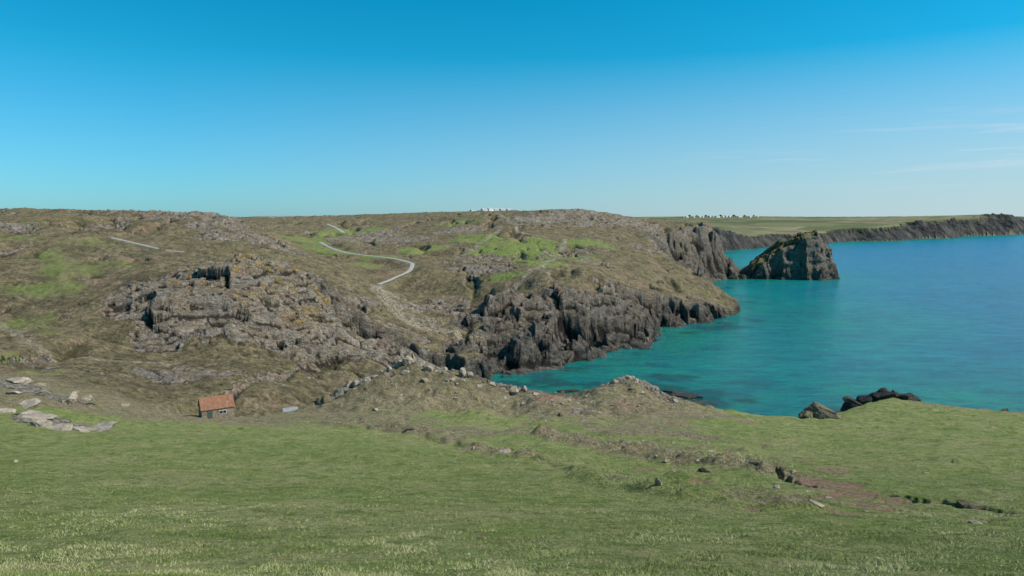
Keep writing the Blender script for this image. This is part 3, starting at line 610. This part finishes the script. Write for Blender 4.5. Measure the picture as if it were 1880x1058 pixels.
hut=gable("stone_hut",4.9,3.2,1.6,3.15,STONE,TILE,(hp[0],hp[1],hz_-.35),math.radians(33),"small stone hut with orange clay tile roof","hut",eave=.12)
def win(par,x0,x1,z0,z1,yf,nm="window"):
    f=box(nm,(x0,yf-.05,z0),(x1,yf-.004,z1),WOOD,par)
    nx=2
    for i in range(nx):
        a_=x0+.09+(x1-x0-.09)*i/nx; b_=a_+(x1-x0-.09)/nx-.09
        box("pane",(a_,yf-.07,z0+.1),(b_,yf-.052,z1-.1),GLASS,f)
win(hut,.1,1.3,.6,1.2,-1.6); 
dr=box("door",(-1.6,-1.65,0),(-.85,-1.605,1.4),simple("weathered_door",(0.10,0.12,0.10)),hut)
sp_=S(533,756,116)
shed=gable("shed",2.2,1.5,.6,.95,STONE,SHEDR,(sp_[0],sp_[1],gz(sp_[0],sp_[1])-.4),math.radians(25),"low shed with weathered grey sheet roof in the dip","shed")
def house(u,v,d,L,hh,rot,wm=WHITE,rm_=SLATE,label="white cottage with slate roof on the plateau",grp="distant houses on the plateau",cat="house",up=-.3):
    q=S(u,v,d); g=gz(q[0],q[1])
    e=gable("cottage",L,L*.5,hh,hh*1.4,wm,rm_,(q[0],q[1],g+up),rot,label,cat,base=5)
    e["group"]=grp
for i,(u,L,hh) in enumerate([(868,7,1.4),(889,8,2.4),(900,9,2.8),(911,7,2.6),(922,8,2.0),(934,7,2.2),(950,5,1.4)]):
    house(u,384,880+i*8,L,hh,random.uniform(.6,1.0),rm_=GREY)
house(112,384,415,1.8,1.0,.7,label="tiny white cottage on the heath skyline")
for i,(u,L,hh) in enumerate([(1256,9,4),(1261,12,5),(1274,8,4),(1285,13,6),(1290,9,6),(1303,15,6),(1308,11,7),(1315,10,5),(1318,14,6),(1328,9,5),(1334,18,6),(1339,12,6),(1352,10,5),(1357,14,5),(1361,9,5),(1377,11,5),(1391,8,4)]):
    house(u,397,2840+random.uniform(-60,20),L*1.3,hh*.85,random.uniform(.6,1.2),wm=WHITE,rm_=GREY if i%4 else SLATE,label="white village house with slate roof among trees",grp="village houses on the far headland",up=0)
leafm=simple("dark_foliage",(0.08,0.105,0.04),n2=(0.12,0.14,0.06),scale=.5)
bark=simple("bark",(0.08,0.06,0.045))
def tree(loc,hh,seed,first=[None]):
    e=bpy.data.objects.new("tree",None); scene.collection.objects.link(e); e.location=loc
    e["label"]="dark wind-shaped tree beside the village houses"; e["category"]="tree"; e["group"]="trees around the village"
    if first[0] is None:
        rg=np.random.default_rng(seed); vs=[];fs=[]
        for i in range(7):
            a_=i*2*math.pi/7
            for z_,r_ in ((-.2,.05),(.45,.025)): vs.append((r_*math.cos(a_),r_*math.sin(a_),z_))
        for i in range(7): fs.append((2*i,(2*i+2)%14,(2*i+3)%14,2*i+1))
        t=mk("trunk",vs,fs,bark); vs=[];fs=[]
        for i in range(900):
            d=rg.normal(size=3); d/=np.linalg.norm(d); rad=rg.uniform(.5,1)**.4*(0.8+.3*math.sin(d[0]*7+d[1]*5))
            c_=np.array([.65,.65,.36])*d*rad+np.array([0,0,.62])
            b=len(vs); sz=.07
            for _ in range(3): vs.append(tuple(c_+rg.normal(size=3)*sz))
            fs.append((b,b+1,b+2))
        c2=mk("crown",vs,fs,leafm); first[0]=(t,c2)
    else:
        t=first[0][0].copy(); c2=first[0][1].copy(); scene.collection.objects.link(t); scene.collection.objects.link(c2)
    t.parent=e; c2.parent=e; e.scale=(hh,hh,hh); e.rotation_euler=(0,0,seed)
for i,u in enumerate([1266,1279,1296,1323,1347,1367,1384]):
    q=S(u,397,2930+random.uniform(-20,60)); tree((q[0],q[1],gz(q[0],q[1])-.5),random.uniform(6,9),i+1)
# ---------- grass ----------
NB=520000
bt=rng.uniform(-math.radians(41),math.radians(41),NB); br_=np.exp(rng.uniform(math.log(5.5),math.log(80),NB))
bx=br_*np.sin(bt); by=br_*np.cos(bt)
clump=fbm(bx/.6,by/.6,4,401); 
ti=np.searchsorted(rr,br_)-1; tj=np.searchsorted(th,bt)-1
fa=(br_-rr[ti])/(rr[ti+1]-rr[ti]); fb=(bt-th[tj])/(th[tj+1]-th[tj])
bz=(Z[ti,tj]*(1-fa)+Z[ti+1,tj]*fa)*(1-fb)+(Z[ti,tj+1]*(1-fa)+Z[ti+1,tj+1]*fa)*fb
dmk=np.maximum(dirt,bank).reshape(nr,nt)[ti,tj]
rough=(hm*.8+band*.5+crest*.4+step_*.4).reshape(nr,nt)[ti,tj]
keep=(dmk<.45)&(rng.uniform(0,1,NB)>ss(35,79,br_)*1.0)&(clump>rng.uniform(-1.1,.3,NB)); bx,by,bz,br_,clump,rough=[q[keep] for q in (bx,by,bz,br_,clump,rough)]
nb_=len(bx); hgt=rng.uniform(.014,.042,nb_)*(1+clump*1.7)*(1+rough*2.6); wdt=.0024*(1+br_/9)
an=rng.uniform(0,6.28,nb_); ln=rng.normal(size=(nb_,2))*hgt[:,None]*.8
co=np.zeros((nb_,3,3),np.float32)
co[:,0]=np.stack([bx-np.cos(an)*wdt,by-np.sin(an)*wdt,bz-.01],1); co[:,1]=np.stack([bx+np.cos(an)*wdt,by+np.sin(an)*wdt,bz-.01],1)
co[:,2]=np.stack([bx+ln[:,0],by+ln[:,1],bz+hgt],1)
me=bpy.data.meshes.new("grass"); me.vertices.add(nb_*3); me.vertices.foreach_set("co",co.ravel())
me.loops.add(nb_*3); me.polygons.add(nb_); me.loops.foreach_set("vertex_index",np.arange(nb_*3,dtype=np.int32)); me.polygons.foreach_set("loop_start",np.arange(0,nb_*3,3,dtype=np.int32)); me.update(calc_edges=True)
at=me.attributes.new("tint",'FLOAT_COLOR','POINT'); tv=np.repeat(np.clip(rng.uniform(0,1,nb_)+.45*fbm(bx/2.5,by/2.5,3,403)+.25*rough,0,1),3); at.data.foreach_set("color",np.stack([tv,tv,tv,np.ones_like(tv)],1).astype(np.float32).ravel())
gr=bpy.data.objects.new("grass",me); scene.collection.objects.link(gr)
gmt=bpy.data.materials.new("grass_blades"); N=NT(gmt); a=N.n('ShaderNodeAttribute',attribute_name="tint")
cr=N.n('ShaderNodeValToRGB'); N.l(a.outputs['Fac'],cr.inputs[0]); el=cr.color_ramp.elements
el[0].position=0; el[0].color=(0.085,0.128,0.030,1); el[1].position=1; el[1].color=(0.58,0.53,0.30,1)
e_=el.new(.5); e_.color=(0.22,0.275,0.070,1); e_=el.new(.78); e_.color=(0.38,0.37,0.150,1)
b_=N.out(cr.outputs[0],.8,spec=.15)
gg_=N.n('ShaderNodeNewGeometry'); vm=N.n('ShaderNodeVectorMath',operation='MULTIPLY_ADD'); N.l(gg_.outputs['Normal'],vm.inputs[0]); vm.inputs[1].default_value=(.5,.5,.5); vm.inputs[2].default_value=(0,-.1,1)
vn_=N.n('ShaderNodeVectorMath',operation='NORMALIZE'); N.l(vm.outputs[0],vn_.inputs[0]); N.l(vn_.outputs[0],b_.inputs['Normal'])
me.materials.append(gmt)
gr["kind"]="stuff"; gr["label"]="short cropped green grass with dry blades"; gr["category"]="grass"
# ---------- light ----------
el_,az=math.radians(46),math.radians(95)   # azimuth clockwise from +Y
w=bpy.data.worlds.new("World"); scene.world=w; w.use_nodes=True
N=NT.__new__(NT); N.t=w.node_tree; N.t.nodes.clear()
sk=N.n('ShaderNodeTexSky'); sk.sky_type='NISHITA'; sk.sun_disc=False; sk.sun_elevation=el_; sk.sun_rotation=az; sk.altitude=50; sk.air_density=1.0; sk.dust_density=.3; sk.ozone_density=2.0
tc=N.n('ShaderNodeTexCoord'); sep=N.n('ShaderNodeSeparateXYZ'); N.l(tc.outputs['Generated'],sep.inputs[0])
ramp=N.n('ShaderNodeValToRGB'); N.l(sep.outputs['Z'],ramp.inputs[0]); el=ramp.color_ramp.elements
el[0].position=0.0; el[0].color=(0.28,0.66,1.0,1); el[1].position=.34; el[1].color=(0.0,0.84,1.0,1)
e_=el.new(.10); e_.color=(0.20,0.75,1.0,1); e_=el.new(.2); e_.color=(0.06,0.82,1.0,1)
skt=N.mix(1.0,sk.outputs[0],ramp.outputs[0],'MULTIPLY')
hz=N.math('MULTIPLY',N.rng(sep.outputs['Z'],.0,.22,1,0),N.rng(sep.outputs['X'],-.45,.6,.08,.85))
skt=N.mix(hz,skt,(4.3,5.2,5.5))
mpw=N.n('ShaderNodeMapping'); N.l(tc.outputs['Generated'],mpw.inputs[0]); mpw.inputs['Scale'].default_value=(1.6,1.6,30); mpw.inputs['Rotation'].default_value=(0,.03,0); mpw.inputs['Location'].default_value=(0,0,-.3)
wn=N.noise(mpw.outputs[0],2.2,7,.6,.4)
wf=N.math('MULTIPLY',N.rng(wn,.52,.72,0,.4),N.math('MULTIPLY',N.rng(sep.outputs['X'],.2,.5),N.math('MULTIPLY',N.rng(sep.outputs['Z'],.03,.07),N.rng(sep.outputs['Z'],.10,.14,1,0))))
skt=N.mix(wf,skt,(6.1,6.1,6.5))
bg=N.n('ShaderNodeBackground'); bg.inputs[1].default_value=.13; ow=N.n('ShaderNodeOutputWorld')
N.l(skt,bg.inputs[0]); N.l(bg.outputs[0],ow.inputs[0])
sl=bpy.data.lights.new("sun",'SUN'); sl.energy=5.0; sl.angle=math.radians(.5); sl.color=(1,.94,.85)
so=bpy.data.objects.new("sun",sl); scene.collection.objects.link(so)
sdv=Vector((math.sin(az)*math.cos(el_),math.cos(az)*math.cos(el_),math.sin(el_))); so.rotation_euler=sdv.to_track_quat('Z','Y').to_euler()
# ---------- camera ----------
cam=bpy.data.cameras.new("camera"); cam.sensor_width=36; cam.lens=36*F/1880; cam.clip_end=60000; cam.clip_start=.1
co_=bpy.data.objects.new("camera",cam); scene.collection.objects.link(co_); co_.location=(0,0,H); co_.rotation_euler=(math.pi/2-PITCH,0,0)
scene.camera=co_
scene.view_settings.view_transform='Standard'; scene.view_settings.look='None'; scene.view_settings.exposure=0
